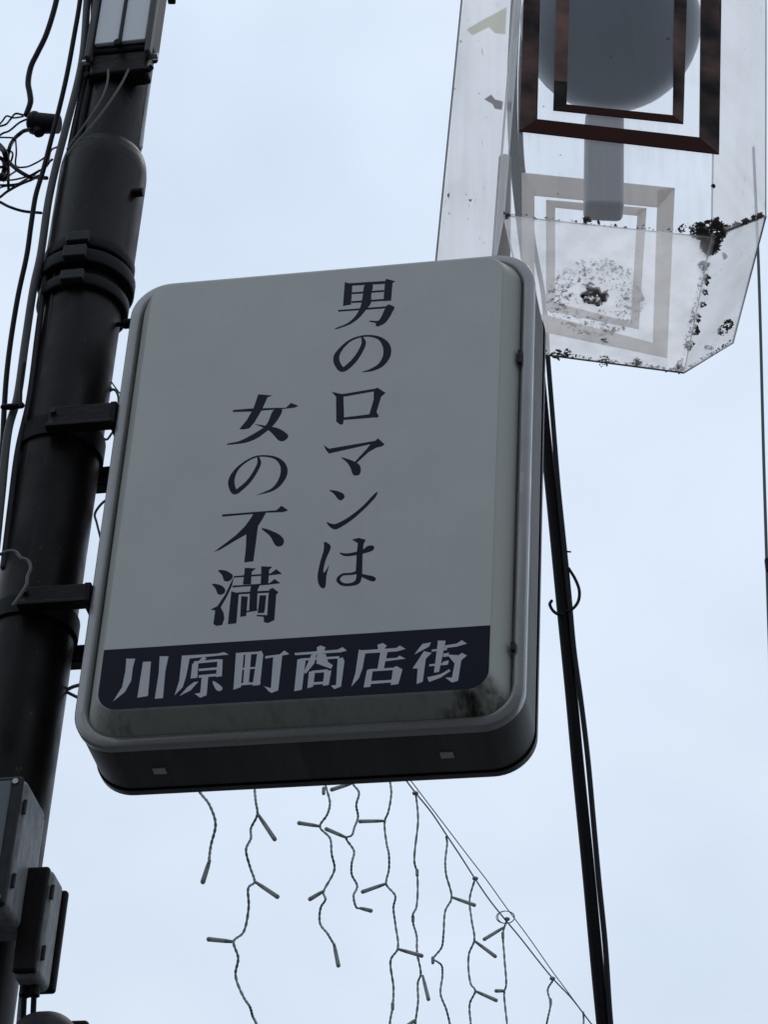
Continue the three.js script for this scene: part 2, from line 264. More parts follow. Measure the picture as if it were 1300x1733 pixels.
// ------------------------------------------------------------------ pole
const PU = -0.508, PZ = -0.085, PR = 0.075;
const pole = leaning('utility_pole', 'thick black steel pole carrying the sign on the left', 'pole');
const cyl = (r1, r2, v0, v1, seg = 40, open = false) => new THREE.CylinderGeometry(r2, r1, v1 - v0, seg, 1, open).translate(PU, (v0 + v1) / 2, PZ);
const vAt = (y) => gAt(150, y, PZ + PR * 0.7).y;    // height along the pole of what shows on its front at row y
part('lower_shaft', cyl(PR, PR, -0.745, vAt(415)), M.black, pole);
part('base_shaft', cyl(PR * 1.12, PR * 0.86, -4.46, -0.745), M.black, pole);
part('joint_ring', cyl(PR * 1.03, PR * 1.03, -0.775, -0.735), M.darkGrey, pole);
{ // sleeve with a domed shoulder above the collars
  const v0 = vAt(420), v1 = vAt(275), prof = [];
  prof.push(new THREE.Vector2(0.086, v0), new THREE.Vector2(0.0865, v1));
  for (let i = 1; i <= 8; i++) { const a = i / 8 * Math.PI / 2; prof.push(new THREE.Vector2(0.071 + 0.0155 * Math.cos(a), v1 + 0.06 * Math.sin(a))); }
  part('sleeve', new THREE.LatheGeometry(prof, 40).translate(PU, 0, PZ), M.black, pole);
  part('upper_shaft', cyl(0.068, 0.065, v1, 2.2), M.black, pole);
  const b = gAt(232, 326, PZ + 0.03);
  part('bolt', rod(V(b.x - 0.03, b.y, b.z), V(b.x + 0.012, b.y, b.z), 0.009), M.blackBand, pole);
}
for (const [y, r, h] of [[425, 0.089, 0.03], [452, 0.094, 0.035], [488, 0.088, 0.03]]) {
  const v = vAt(y);
  part('collar', new THREE.LatheGeometry([[PR - 0.005, -h / 2], [r - 0.004, -h / 2], [r, -h / 2 + 0.004], [r, h / 2 - 0.004], [r - 0.004, h / 2], [PR - 0.005, h / 2]].map((q) => new THREE.Vector2(...q)), 40).translate(PU, v, PZ), M.blackBand, pole);
  part('collar_clasp', rbox(0.045, h * 0.8, 0.014, 0.003).translate(PU + 0.005, v, PZ + r + 0.003), M.darkGrey, pole);
}
{ const b = gAt(214, 548, PZ); part('bolt', join([rod(V(PU + 0.07, b.y, PZ), V(b.x, b.y, PZ), 0.005), rod(V(b.x - 0.005, b.y, PZ), V(b.x + 0.010, b.y, PZ), 0.010)]), M.blackBand, pole); }
{ const b = gAt(263, 70, PZ); part('bolt', rod(V(PU + 0.05, b.y, PZ), V(b.x + 0.004, b.y, PZ), 0.007), M.blackBand, pole); }

// brackets that hold the sign: a near and a far arm on each of two clamps
for (const [yTop, yBot, x0] of [[683, 730, 88], [986, 1030, 40]]) {
  const t = gAt(175, yTop + 4, 0.0), b = gAt(175, yBot - 4, 0.0), vm = (t.y + b.y) / 2, h = t.y - b.y, u0 = gAt(x0, yTop, 0).x;
  const br = part('bracket', rbox(0.012, h * 0.9, 0.20, 0.002).translate(-SW / 2 - 0.008, vm, PZ), M.blackBand, sign);
  for (const z of [0.004, -0.178]) {
    const w = z > 0 ? -SW / 2 - 0.004 - u0 : 0.15, a = z > 0 ? u0 : -SW / 2 - 0.004 - w;
    part('bracket_arm', join([rbox(w, h, 0.010, 0.002).translate(a + w / 2, vm, z), rbox(w, 0.008, 0.026, 0.002).translate(a + w / 2, vm - h / 2 + 0.003, z + 0.005)]), M.black, br);
  }
  part('clamp', new THREE.CylinderGeometry(PR + 0.006, PR + 0.006, h * 0.8, 40, 1).translate(PU, vm, PZ), M.blackBand, br);
  for (const q of [0.25, 0.75]) part('nut', rod(V(u0 + 0.008, vm - h / 2 + q * h, 0.006), V(u0 + 0.008, vm - h / 2 + q * h, 0.016), 0.006, 0.006, 6), M.darkGrey, br);
}

// housing with two pale panes on the pole top
{
  const w = 0.012, t = leaning('lamp_housing', 'dark housing with two pale panes at the top of the black pole', 'lamp housing');
  const L = gAt(150, 82, w), R = gAt(250, 82, w), bot = L.y, W = R.x - L.x, cx = (L.x + R.x) / 2, H = 0.5;
  part('case', rbox(W + 0.008, H, 0.05, 0.006).translate(cx, bot + H / 2, w - 0.037), M.darkGrey, t);
  for (const s of [-1, 1]) {
    part('pane', rbox(W * 0.41, H - 0.012, 0.010, 0.003).translate(cx + s * W * 0.225, bot + H / 2 + 0.006, w - 0.006), std([0.74, 0.78, 0.80], 0.4), t);
    part('side_rail', rbox(0.012, H + 0.03, 0.022, 0.004).translate(cx + s * (W / 2 + 0.0), bot + H / 2 - 0.015, w - 0.004), M.conduit, t);
  }
  part('divider', rbox(W * 0.05, H, 0.016, 0.003).translate(cx, bot + H / 2, w - 0.004), M.darkGrey, t);
  part('end_cap', rbox(W - 0.004, 0.06, 0.045, 0.008).translate(cx, bot - 0.034, w - 0.036), M.black, t);
  part('latch', rod(V(cx, bot - 0.001, w), V(cx, bot - 0.001, w + 0.012), 0.008), M.blackBand, t);
  for (const s of [-1, 1]) for (const k of [0, 1]) part('bolt', rod(V(cx + s * W * 0.49, bot - 0.02 - k * 0.04, w - 0.02), V(cx + s * (W * 0.5 + (k ? 0.006 : 0.016)), bot - 0.02 - k * 0.03, w - 0.02), k ? 0.006 : 0.007), k ? M.blackBand : M.steel, t);
}

// ------------------------------------------------------------------ cables on the pole
const gp = (x, y, w) => { const q = gAt(x, y, w); return gw(q.x, q.y, q.z); };
const line = (s, f) => s.split(' ').map((q) => f(...q.split(',').map(Number)));
const gLine = (s, w) => line(s, (x, y) => gp(x, y, w));
solo('conduit', tube(gLine('152,-60 147,0 138,105 110,220 97,270 82,337 68,432 57,482 42,580 28,675 14,725 2,833 -8,930', -0.02), 0.0078, 120), M.conduit, 'grey round conduit running down the left side of the black pole', 'conduit');
solo('conduit', tube(gLine('158,-60 156,60 148,110 125,215 110,290 96,360 86,430 75,480 64,560 48,680 30,760 18,850 5,960', -0.03), 0.006, 120), M.darkGrey, 'dark slim conduit pressed between the grey conduit and the pole', 'conduit');
solo('conduit', tube(gLine('166,-60 164,40 158,110 140,190 124,290 108,380 98,440 88,520 78,600 62,700 44,800', -0.025), 0.007, 120), M.black, 'black conduit lying flat on the pole inside the other conduits', 'conduit');
solo('cable', tube(gLine('140,-60 135,0 125,60 112,130 98,190 85,240 72,290 60,330 52,380 45,430 30,500 17,580 10,640 6,700 3,760 -4,850', -0.05), 0.0052, 120), M.cable, 'leftmost black cable hanging free beside the pole from top to bottom', 'cable');
solo('pipe', tube(gLine('270,-60 263,10 257,70 252,120 246,170 240,215 236,250', -0.085), 0.0062, 40), M.pipeGrey, 'bright thin steel pipe on the right edge of the pole top', 'pipe');
solo('cable', tube(gLine('183,118 181,140 172,165 150,200 125,235 113,252', 0.045), 0.0020, 40, 6), M.greyWire, 'left of two thin grey wires dropping from the housing', 'cable');
solo('cable', tube(gLine('217,118 206,140 180,180 150,218 130,240 112,262', 0.045), 0.0022, 40, 6), M.greyWire, 'right of two thin grey wires dropping from the housing', 'cable');
solo('conduit', tube(gLine('70,1390 61,1450 52,1530 44,1600 36,1680 26,1790', -0.05), 0.0042, 40), M.pipeGrey, 'thin pale tube added for the highlight on the right edge of the pole between the two boxes', 'conduit');  // pale tube added to stand for the highlight along the pole edge
solo('cable_tie', join([tube(gLine('5,689 20,688 36,686', -0.005), 0.006, 10), tube(gLine('34,688 36,640 40,615', 0.0), 0.003, 8)]), M.blackBand, 'black tie across the cables beside the upper sign bracket', 'cable tie');
solo('light_cord', tube(gLine('0,938 14,933 26,934 35,944 47,949 51,962 46,976 44,990 32,1010 22,1024', 0.05), 0.0030, 60, 7), M.greyWire, 'grey cord end looped over the pole beside the lower bracket', 'cord');

{ // black splice closure and the tangle of wires on the left
  const D = -0.09, c = thing('splice_closure', 'black lumpy splice closure on the cable at upper left', 'splice closure');
  const a = gp(53, 208, D), b = gp(98, 210, D), m1 = gp(62, 212, D), m2 = gp(66, 226, D);
  part('body', rod(a, b, 0.023, 0.020, 16), M.cable, c);
  part('end_bell', new THREE.SphereGeometry(0.025, 16, 10).scale(0.7, 1, 1).translate(a.x + 0.006, a.y, a.z), M.cable, c);
  part('gland', rod(m1, m2, 0.013, 0.011, 12), M.cable, c);
}
{
  const o = (x, y) => gp(x / 7.533, 150 + y / 7.533, -0.09 + 0.02 * Math.sin(x * 0.05 + y * 0.013));
  const W = (s, r, label) => solo('loose_wire', tube(line(s, o), r, 60, 7), M.cable, label, 'wire');
  solo('cable', tube(line('790,-1600 716,-1130 580,-678 470,-450 392,-286 354,-75 375,60 384,166 331,330', (x, y) => gp(x / 7.533, 150 + y / 7.533, -0.09)), 0.0062, 80), M.cable, 'thick black cable coming down to the splice closure from above', 'cable');
  W('390,520 300,540 240,580 170,650 110,770 90,880 140,970 250,1060 380,1130 450,1130 590,1140', 0.0042, 'thickest black wire looping from the splice closure back to the pole');
  W('290,335 200,318 130,390 60,460 -60,490', 0.0022, 'thin wire arching highest out of the splice closure to the left');
  W('360,380 250,430 110,540 30,570 -60,640', 0.0022, 'thin wire running down left just under the splice closure');
  W('-60,500 20,420 80,350 170,372 290,355', 0.0019, 'small thin hump of wire at the left picture edge');
  W('-60,625 30,622 150,625', 0.0018, 'short level stub of wire at the left picture edge');
  W('195,660 202,830 192,960 222,1000 320,1000 430,960 520,910 600,850', 0.0019, 'thin wire hanging straight then curving under to the pole');
  W('-60,1232 190,1220 300,1170 480,1060 600,950 640,800 720,745', 0.0021, 'thin wire rising from the left edge behind the free cable');
  W('-60,1400 0,1380 90,1310 230,1230 400,1160 490,1110', 0.0028, 'wire climbing from low left to the free cable');
  W('-60,1172 60,1170 230,1150 370,1110 500,1040', 0.0019, 'thin nearly level wire in the middle of the tangle');
  W('-60,1425 0,1450 120,1510 280,1560 520,1585', 0.0030, 'lowest wire of the tangle sagging across to the pole');
  W('-60,690 0,740 60,830 80,950 60,1050 0,1120 -60,1140', 0.0060, 'thick black bend of cable at the left picture edge');
  W('100,930 104,1080 100,1200 105,1300', 0.0030, 'short upright wire crossing the left tangle');
  W('-60,860 20,900 50,980 30,1080 -10,1130 -60,1120', 0.0042, 'black inner loop of the tangle crossing the left picture edge');
  W('-60,1020 10,1000 70,1010 100,1060 80,1130 20,1160 -60,1150', 0.0030, 'small closed loop low in the tangle at the left edge');
  W('-60,800 40,780 130,800 150,880 110,980 60,1060 40,1180', 0.0022, 'thin wire curling down through the middle of the left tangle');
  W('-60,1300 30,1250 120,1240 200,1250', 0.0020, 'short thin wire stub below the left tangle');
  W('560,1000 585,990 620,940 660,905', 0.0026, 'short wire bridging the free cable and the grey conduit');
  W('110,1110 160,1075 215,1040', 0.0020, 'tiny cross wire tying two loops together');
}
{ // small wire ends in the gap between pole and sign
  solo('wire_end', join([tube(gLine('182,637 192,652 204,668', -0.1), 0.0014, 10, 6), tube(gLine('184,662 192,659 199,668 201,690', -0.1), 0.0026, 14, 6), tube(gLine('184,652 188,659 184,664', -0.1), 0.0022, 8, 6)]), M.stringWire, 'frayed wire ends above the upper bracket beside the sign', 'wire');
  solo('wire_end', tube(gLine('186,842 172,852 160,870 163,884 170,912', -0.1), 0.0024, 20, 6), M.stringWire, 'kinked wire end between the two brackets beside the sign', 'wire');
  solo('wire_end', join([tube(gLine('100,1166 112,1167 124,1162 140,1158', -0.1), 0.0032, 14, 6), tube(gLine('110,1170 122,1176 134,1182', -0.1), 0.0028, 10, 6)]), M.stringWire, 'short dark wire end below the lower bracket beside the sign', 'wire');
  solo('wire_end', tube(gLine('172,740 180,744 189,733', -0.1), 0.0022, 12, 6), M.stringWire, 'tiny wire hook under the upper bracket', 'wire');
}

// ------------------------------------------------------------------ boxes at the lower left
function cabinet(label, corner, w0, W, H, D, kind) { // corner = pixel of the front right upper corner
  const t = leaning('junction_box', label, 'junction box', null), p = gAt(...corner, w0), cx = p.x - W / 2, cy = p.y - H / 2;
  part('case', rbox(W, H, D, 0.012, 4).translate(cx, cy, w0 - D / 2), M.boxGrey, t);
  if (kind === 1) {
    part('lid', rbox(W - 0.006, H - 0.006, 0.014, 0.006, 4).translate(cx, cy, w0 + 0.006), M.darkGrey, t);
    part('pane', rbox(W - 0.032, H - 0.03, 0.006, 0.002).translate(cx - 0.004, cy + 0.002, w0 + 0.012), std([0.10, 0.125, 0.14], 0.12), t);
    for (const sx of [-1, 1]) for (const sy of [-1, 1]) part('screw', rod(V(cx + sx * (W / 2 - 0.014), cy + sy * (H / 2 - 0.014), w0 + 0.010), V(cx + sx * (W / 2 - 0.014), cy + sy * (H / 2 - 0.014), w0 + 0.015), 0.005), M.steel, t);
  } else if (kind === 2) {
    part('lid', rbox(W - 0.006, H - 0.006, 0.014, 0.006, 4).translate(cx, cy, w0 + 0.006), M.black, t);  // front stays black; the paler case colour imitates its skylit side
    part('back_plate', rbox(W + 0.012, H - 0.01, 0.014, 0.006).translate(cx, cy, w0 - D - 0.006), M.black, t);
  }
  for (const k of [0.3, 0.65]) part('cable_gland', join([rod(V(cx - W / 2 + W * k, cy - H / 2 + 0.002, w0 - D * 0.55), V(cx - W / 2 + W * k, cy - H / 2 - 0.016, w0 - D * 0.55), 0.009, 0.009, 6), rod(V(cx - W / 2 + W * k, cy - H / 2 - 0.016, w0 - D * 0.55), V(cx - W / 2 + W * k, cy - H / 2 - 0.09, w0 - D * 0.9), 0.0045)]), M.cable, t);
  for (const k of [-1, 1]) part('hinge', rod(V(cx + W / 2 + 0.001, cy + k * H * 0.28 - 0.012, w0 - 0.004), V(cx + W / 2 + 0.001, cy + k * H * 0.28 + 0.012, w0 - 0.004), 0.0032), M.darkGrey, t);
  return t;
}
cabinet('glass fronted grey meter box at the lower left edge', [46, 1316], 0.115, 0.15, 0.235, 0.11, 1);
cabinet('black closed junction box below and right of the meter box', [91, 1468], 0.04, 0.045, 0.19, 0.062, 2);
{
  const t = leaning('junction_box', 'dark rounded box cut off by the bottom picture edge', 'junction box'), p = gAt(118, 1690, 0.03), W = 0.11, H = 0.24;
  part('case', rbox(W, H, 0.12, 0.05, 8).translate(p.x - W / 2 + 0.006, p.y - H / 2, -0.03), M.darkGrey, t);
  part('rim_band', rbox(W + 0.006, H + 0.004, 0.016, 0.008, 4).translate(p.x - W / 2 + 0.006, p.y - H / 2, -0.05), M.black, t);
}

// ------------------------------------------------------------------ lantern
const lamp = thing('street_lantern', 'big clear plastic street lantern with brown frames and dead insects inside', 'street lantern');
{
  const d0 = 4.1, UL = V(0.085, 1, 0.0).normalize(), hAt = (x, y, h) => { const r = ray(x, y); return EYE.clone().addScaledVector(r, (h - EYE.y) / r.y); };
  const A = at(853, 365, d0), h0 = A.y;
  const B = hAt(1205, 402, h0 - 0.012), D = hAt(1158, 631, h0 - 0.006), E = hAt(905, 598, h0 + 0.004);
  const C = hAt(1297, 366, h0 + 0.11), G = hAt(1241, 580, h0 + 0.11), Lb = hAt(736, 462, h0 - 0.10), Gl = hAt(800, 600, h0 + 0.0);
  const A2 = hAt(832, 475, h0 - 0.10), HT = 1.35, up = (p, h = HT) => p.clone().addScaledVector(UL, h);
  const local = (p) => p.clone().sub(A); lamp.position.copy(A);
  const acrylic = (tint, tr, rg, map) => new THREE.MeshPhysicalMaterial({ color: new THREE.Color().setRGB(...tint), roughness: rg, transmission: tr, thickness: 0, ior: 1.49, specularIntensity: 0.7, map: map ?? null });
  // a slab with its own metre grid; paint(ctx, toXY) draws soiling in that grid
  function slab(name, pts, m, paint, res = 900, th = 0.004) {
    const o = pts[0], e1 = pts[1].clone().sub(o).normalize(), n = e1.clone().cross(pts[pts.length - 1].clone().sub(o)).normalize(), e2 = n.clone().cross(e1);
    const f = (p) => { const q = p.clone().sub(o); return [q.dot(e1), q.dot(e2)]; }, P = pts.map(f);
    const x0 = Math.min(...P.map((q) => q[0])), x1 = Math.max(...P.map((q) => q[0])), y0 = Math.min(...P.map((q) => q[1])), y1 = Math.max(...P.map((q) => q[1]));
    let mat = m;
    if (paint) {
      const k = res / Math.max(x1 - x0, y1 - y0), cv = document.createElement('canvas'); cv.width = Math.ceil((x1 - x0) * k); cv.height = Math.ceil((y1 - y0) * k);
      const c = cv.getContext('2d'); c.fillStyle = '#fff'; c.fillRect(0, 0, cv.width, cv.height);
      paint(c, (x, y) => { const q = f(onPlane(x, y, o, n)); return [(q[0] - x0) * k, cv.height - (q[1] - y0) * k]; }, k, cv);
      const t = new THREE.CanvasTexture(cv); t.colorSpace = THREE.SRGBColorSpace; mat = m.clone(); mat.map = t;
    }
    const s = new THREE.Shape(P.map((q) => new THREE.Vector2(...q))), g = new THREE.ShapeGeometry(s), uv = g.attributes.uv, p = g.attributes.position;
    for (let i = 0; i < uv.count; i++) uv.setXY(i, (p.getX(i) - x0) / (x1 - x0), (p.getY(i) - y0) / (y1 - y0));
    g.applyMatrix4(new THREE.Matrix4().makeBasis(e1, e2, n).setPosition(local(o)));
    return { mesh: part(name, g, mat, lamp), o, n, e1, e2 };
  }
  const grime = (amount, rust, streak = 0.8) => (c, P, k, cv) => { // cloudy soiling, streaks, specks
    const id = c.getImageData(0, 0, cv.width, cv.height);
    for (let j = 0; j < cv.height; j++) for (let i = 0; i < cv.width; i++) {
      const n = fbm(i / 130, j / 130, 5 + rust, 4), s = fbm(i / 14, j / 240, 9 + rust, 3), o = (j * cv.width + i) * 4, v = amount * Math.max(0, 0.2 + n + streak * s);
      id.data[o] = 255 - v * 70; id.data[o + 1] = 255 - v * 74; id.data[o + 2] = 255 - v * 80;
    }
    c.putImageData(id, 0, 0);
    for (let i = 0; i < 60; i++) { c.fillStyle = `rgba(70,62,58,${0.15 + 0.4 * rnd()})`; c.beginPath(); c.arc(rnd() * cv.width, rnd() * cv.height, 0.6 + rnd() * rnd() * 3.5, 0, 7); c.fill(); }
  };
  const clear = acrylic([0.985, 0.98, 0.975], 0.98, 0.24), hazy = acrylic([1, 0.965, 0.94], 0.985, 0.5), milky = acrylic([1, 0.97, 0.95], 0.985, 0.7);
  const front = slab('front_pane', [A, B, up(B), up(A)], clear, grime(0.2, 1), 1200);
  slab('corner_pane', [B, C, up(C), up(B)], hazy, grime(0.3, 2, 0.5), 700);
  slab('corner_pane', [A2, A, up(A), up(A2)], clear, grime(0.3, 13), 300);
  slab('corner_pane', [Lb, A2, up(A2, HT + 0.1), up(Lb, HT + 0.1)], hazy, (c, P, k, cv) => {
    grime(0.2, 3)(c, P, k, cv);
    const blot = (s, a) => { c.fillStyle = a; c.beginPath(); s.split(' ').forEach((q, i) => { const [x, y] = P(...q.split(',').map(Number)); i ? c.lineTo(x, y) : c.moveTo(x, y); }); c.fill(); };
    blot('820,168 832,160 838,168 852,172 850,186 838,184 834,176', 'rgba(105,100,98,.75)');
    blot('790,50 815,35 840,22 858,12 856,58 838,56 828,46 800,60', 'rgba(170,165,135,.55)');
    blot('757,330 761,326 760,336', 'rgba(30,28,26,.9)'); blot('793,338 799,337 797,342', 'rgba(60,50,45,.9)');
  }, 1000);
  slab('side_pane', [C, G, up(G), up(C)], clear, grime(0.2, 4), 500);
  slab('side_pane', [Gl, Lb, up(Lb), up(Gl)], clear, grime(0.2, 5), 500);
  slab('back_corner_pane', [G, D, up(D), up(G)], clear, null, 400);
  slab('back_corner_pane', [E, Gl, up(Gl), up(E)], clear, null, 400);
  const back = slab('back_pane', [D, E, up(E), up(D)], clear, null, 800);
  const wing = (c, P) => { };
  const floorP = slab('bottom_pane', [A, E, D, B], milky, (c, P, k, cv) => {
    grime(0.4, 9, 0.15)(c, P, k, cv);
  }, 1300);
  slab('wing_pane', [B, D, G, C], milky, grime(0.4, 10, 0.2), 600);
  slab('wing_pane', [A2, Lb, Gl, E], milky, grime(0.7, 11, 0.2), 600);
  // seams, roof and hanger
  const seam = std([0.30, 0.29, 0.28], 0.5), pale2 = acrylic([0.97, 0.97, 0.97], 0.9, 0.8);
  for (const [a, b, r] of [[A, B, -0.0016], [B, C, 0.0016], [B, D, -0.0016], [C, G, 0.0022], [G, D, 0.0022], [D, E, 0.0022], [A, E, -0.002], [A2, A, -0.002], [Lb, A2, -0.002], [Lb, Gl, 0.002], [Gl, E, 0.002], [B, up(B), -0.0022], [A, up(A), -0.002], [A2, up(A2), -0.003], [C, up(C), 0.0014], [Lb, up(Lb), 0.0022]])
    part('seam', rod(local(a), local(b), Math.abs(r), Math.abs(r), 6), r < 0 ? pale2 : seam, lamp);
  const top = [A, B, C, G, D, E, Gl, Lb].map((p) => up(p)), ctr = top.reduce((s, p) => s.add(p), V(0, 0, 0)).multiplyScalar(1 / 8), apex = up(ctr, 0.25);
  { const pos = []; top.forEach((p, i) => { const q = top[(i + 1) % 8], out = (r) => local(ctr.clone().add(r.clone().sub(ctr).multiplyScalar(1.06))); for (const v of [out(p), out(q), local(apex), out(q), out(p), local(ctr)]) pos.push(v.x, v.y, v.z); });
    const g = new THREE.BufferGeometry(); g.setAttribute('position', new THREE.Float32BufferAttribute(pos, 3)); g.computeVertexNormals(); part('roof', g, milky, lamp); }
  // brown frames on the front pane (outer U and inner U), strip by strip
  const strip = (pane, s, m, off, label, th = 0.003) => {
    const q = s.split(' ').map((t) => onPlane(...t.split(',').map(Number), pane.o.clone().addScaledVector(pane.n, off), pane.n)), pos = [], ox = rnd(), k = (i, z) => local(q[i].clone().addScaledVector(pane.n, z ? th : 0));
    const quad = (a, b, c, d) => { for (const v of [a, b, c, a, c, d]) pos.push(v.x, v.y, v.z); };
    quad(k(0, 1), k(1, 1), k(2, 1), k(3, 1)); quad(k(3, 0), k(2, 0), k(1, 0), k(0, 0));
    for (let i = 0; i < 4; i++) quad(k(i, 0), k((i + 1) % 4, 0), k((i + 1) % 4, 1), k(i, 1));
    const g = new THREE.BufferGeometry(); g.setAttribute('position', new THREE.Float32BufferAttribute(pos, 3)); g.computeVertexNormals(); const uv = []; for (let i = 0; i < pos.length; i += 3) { const v = V(pos[i], pos[i + 1], pos[i + 2]); uv.push(v.dot(pane.e1) * 1.7 + ox, v.dot(pane.e2) * 1.7 + ox); } g.setAttribute('uv', new THREE.Float32BufferAttribute(uv, 2));
    return part('frame_strip', g, m, lamp, label);
  };
  const fo = 0.003;
  strip(front, '879,223 1217.5,262 1184,234 909.5,203', M.brown, fo);
  strip(front, '879,223 909.5,203 916,-70 889,-70', M.brownSheenWorn, fo);
  strip(front, '1184,234 1217.5,262 1222.5,-70 1187,-70', M.brownSheenWorn, fo);
  strip(front, '936.5,187.5 1157,210.5 1139,196.5 959,178', M.brown, fo);
  strip(front, '936.5,187.5 959,178 966,-70 944,-70', M.brownSheenWorn, fo);
  strip(front, '1139,196.5 1157,210.5 1165,-70 1143,-70', M.brownSheenWorn, fo);
  // the same frames on the back pane, seen through the bottom
  const bo = 0.003;
  for (const s of ['884,553 1130,605 1106,580 905,528', '884,553 905,528 905,330 884,292', '1106,580 1130,605 1143,318 1114,322', '884,292 905,330 1114,350 1143,318', '925,524 1082,556 1068,545 940,512', '925,524 940,512 940,350 925,338', '1068,545 1082,556 1095,352 1080,358', '925,338 940,350 1080,364 1095,352'])
    strip(back, s, M.backlitBrown, bo);
  // globe, holder
  const gc = local(at(1034, 38, 4.42)), rg = 160 / F * (4.42 / 0.725);
  part('globe', new THREE.SphereGeometry(rg, 48, 32).scale(1, 0.98, 1).translate(gc.x, gc.y, gc.z), M.globe, lamp, 'dark slate lamp globe inside the lantern');
  { const q = new THREE.TorusGeometry(rg * 0.5, 0.0018, 6, 60, 1.5).rotateZ(0.8).translate(gc.x - 0.02, gc.y - rg * 0.28, gc.z + rg * 0.86); part('globe_ring', q, M.lampGrey, lamp); }
  { const a = local(at(1023, 202, 4.42)), b = local(at(1022, 362, 4.42)), len = a.distanceTo(b), w = 68 / F * 4.42 / 0.745;
    const g = rbox(w, len, w * 0.7, 0.014, 4).applyQuaternion(new THREE.Quaternion().setFromUnitVectors(V(0, 1, 0), a.clone().sub(b).normalize())); g.translate((a.x + b.x) / 2, (a.y + b.y) / 2, (a.z + b.z) / 2);
    part('lamp_holder', g, M.lampGrey, lamp); }
  { const a = local(at(847, 470, 4.25)), b = local(at(855, 268, 4.25)); part('corner_post', rod(a, b, 0.022, 0.014, 10), std([0.35, 0.31, 0.28], 0.6), lamp); }
  // dead insects and web clumps lying along the seams: real lumps
  const lump = (x, y, h, s, n = 10, st = 1, z = 1) => { const list = []; for (let i = 0; i < n; i++) { const g = new THREE.IcosahedronGeometry((0.0008 + 0.0026 * rnd() * rnd()) * z, 0), a = rnd() * 6.283, r = s * Math.sqrt(rnd()); g.scale(0.6 + rnd() * 2.4, 0.35 + 0.5 * rnd(), 0.6 + rnd() * 1.4).rotateY(rnd() * 6).rotateX(rnd() * 6); const p = local(hAt(x + r * Math.cos(a) * st, y + r * Math.sin(a), h)); list.push(g.translate(p.x, p.y + 0.005, p.z)); } return list; };
  const clumps = [], hw = (x, y) => h0 + 0.0;
  const spots = [[857, 368, 7, 9], [995, 375, 8, 10], [1155, 390, 7, 10], [1180, 393, 9, 10], [1205, 398, 27, 190], [1203, 418, 20, 110], [1217, 392, 18, 60], [1184, 394, 18, 60], [1213, 375, 6, 8], [1202, 428, 9, 16], [1192, 452, 9, 16], [1195, 475, 10, 18], [1194, 497, 6, 8], [1190, 519, 6, 7], [1180, 541, 9, 14], [1177, 563, 10, 20], [1168, 586, 9, 14], [945, 604, 10, 12], [962, 601, 8, 10], [1022, 614, 12, 14], [1080, 616, 10, 14], [1150, 626, 9, 16], [1024, 580, 6, 6]];
  for (const [x, y, s, n] of spots) clumps.push(...lump(x, y, h0 - 0.004, s * 0.85, n * 3));
  for (const [x, y, s, n] of [[1232, 392, 6, 12], [1248, 384, 5, 10], [1262, 378, 5, 10], [1278, 372, 5, 10], [1288, 366, 4, 6], [1228, 436, 5, 7], [1224, 562, 9, 16], [1234, 552, 8, 14], [1200, 592, 7, 8]]) clumps.push(...lump(x, y, h0 + 0.06, s, n * 3));
  for (const [x0, y0, x1, y1, n, h] of [[857, 367, 1200, 400, 90, 0], [1204, 405, 1152, 624, 130, 0], [925, 600, 1158, 630, 150, 0], [1215, 396, 1292, 368, 70, 0.06], [1165, 626, 1238, 580, 60, 0.06], [1160, 385, 1205, 400, 60, 0]])
    for (let i = 0; i < n; i++) { const t = rnd(); clumps.push(...lump(x0 + (x1 - x0) * t, y0 + (y1 - y0) * t, h0 - 0.004 + h, 2 + 6 * rnd() * rnd(), 1, 1, 0.8)); }
  tag(part('dirt_clump', join(clumps), M.dirt, lamp), 'dark dead insects and dirt along the lantern seams', null, null, 'stuff');
  const pale = [], dark = [], rust = [];
  for (let i = 0; i < 900; i++) { const a = rnd() * 6.283, r = 24 + 52 * Math.sqrt(rnd()); (rnd() < 0.62 ? pale : dark).push(...lump(1010 + r * Math.cos(a) * 1.1, 506 + r * Math.sin(a) * 0.85, h0 - 0.003, 3, 1, 1, 0.9)); }
  rust.push(...lump(1006, 504, h0 - 0.004, 15, 130, 1.4, 1.5), ...lump(1000, 490, h0 - 0.004, 8, 24), ...lump(1024, 502, h0 - 0.004, 7, 24));
  tag(part('dirt_crust', join(pale), M.paleDirt, lamp), 'greyish dried crust round the middle of the lantern bottom', null, null, 'stuff');
  tag(part('dirt_crust', join(dark), M.dirtMid, lamp), 'brown grey flecks in the crust on the lantern bottom', null, null, 'stuff');
  tag(part('dirt_clump', join(rust), M.rustDirt, lamp), 'dark brown lump in the middle of the lantern bottom', null, null, 'stuff');
  part('cobweb', tube([[B, 0.15], [B, 0.35], [B, 0.55], [B, 0.75], [B, 0.97]].map(([p, t], i) => local(p.clone().lerp(C, t)).add(V(0.002 * Math.sin(i * 3), 0.003, 0))), 0.0026, 30, 6), M.dirt, lamp);
  const bolt = local(onPlane(1208, 315, front.o, front.n)); part('rivet', new THREE.SphereGeometry(0.005, 10, 8).translate(bolt.x, bolt.y, bolt.z), M.darkGrey, lamp);
}

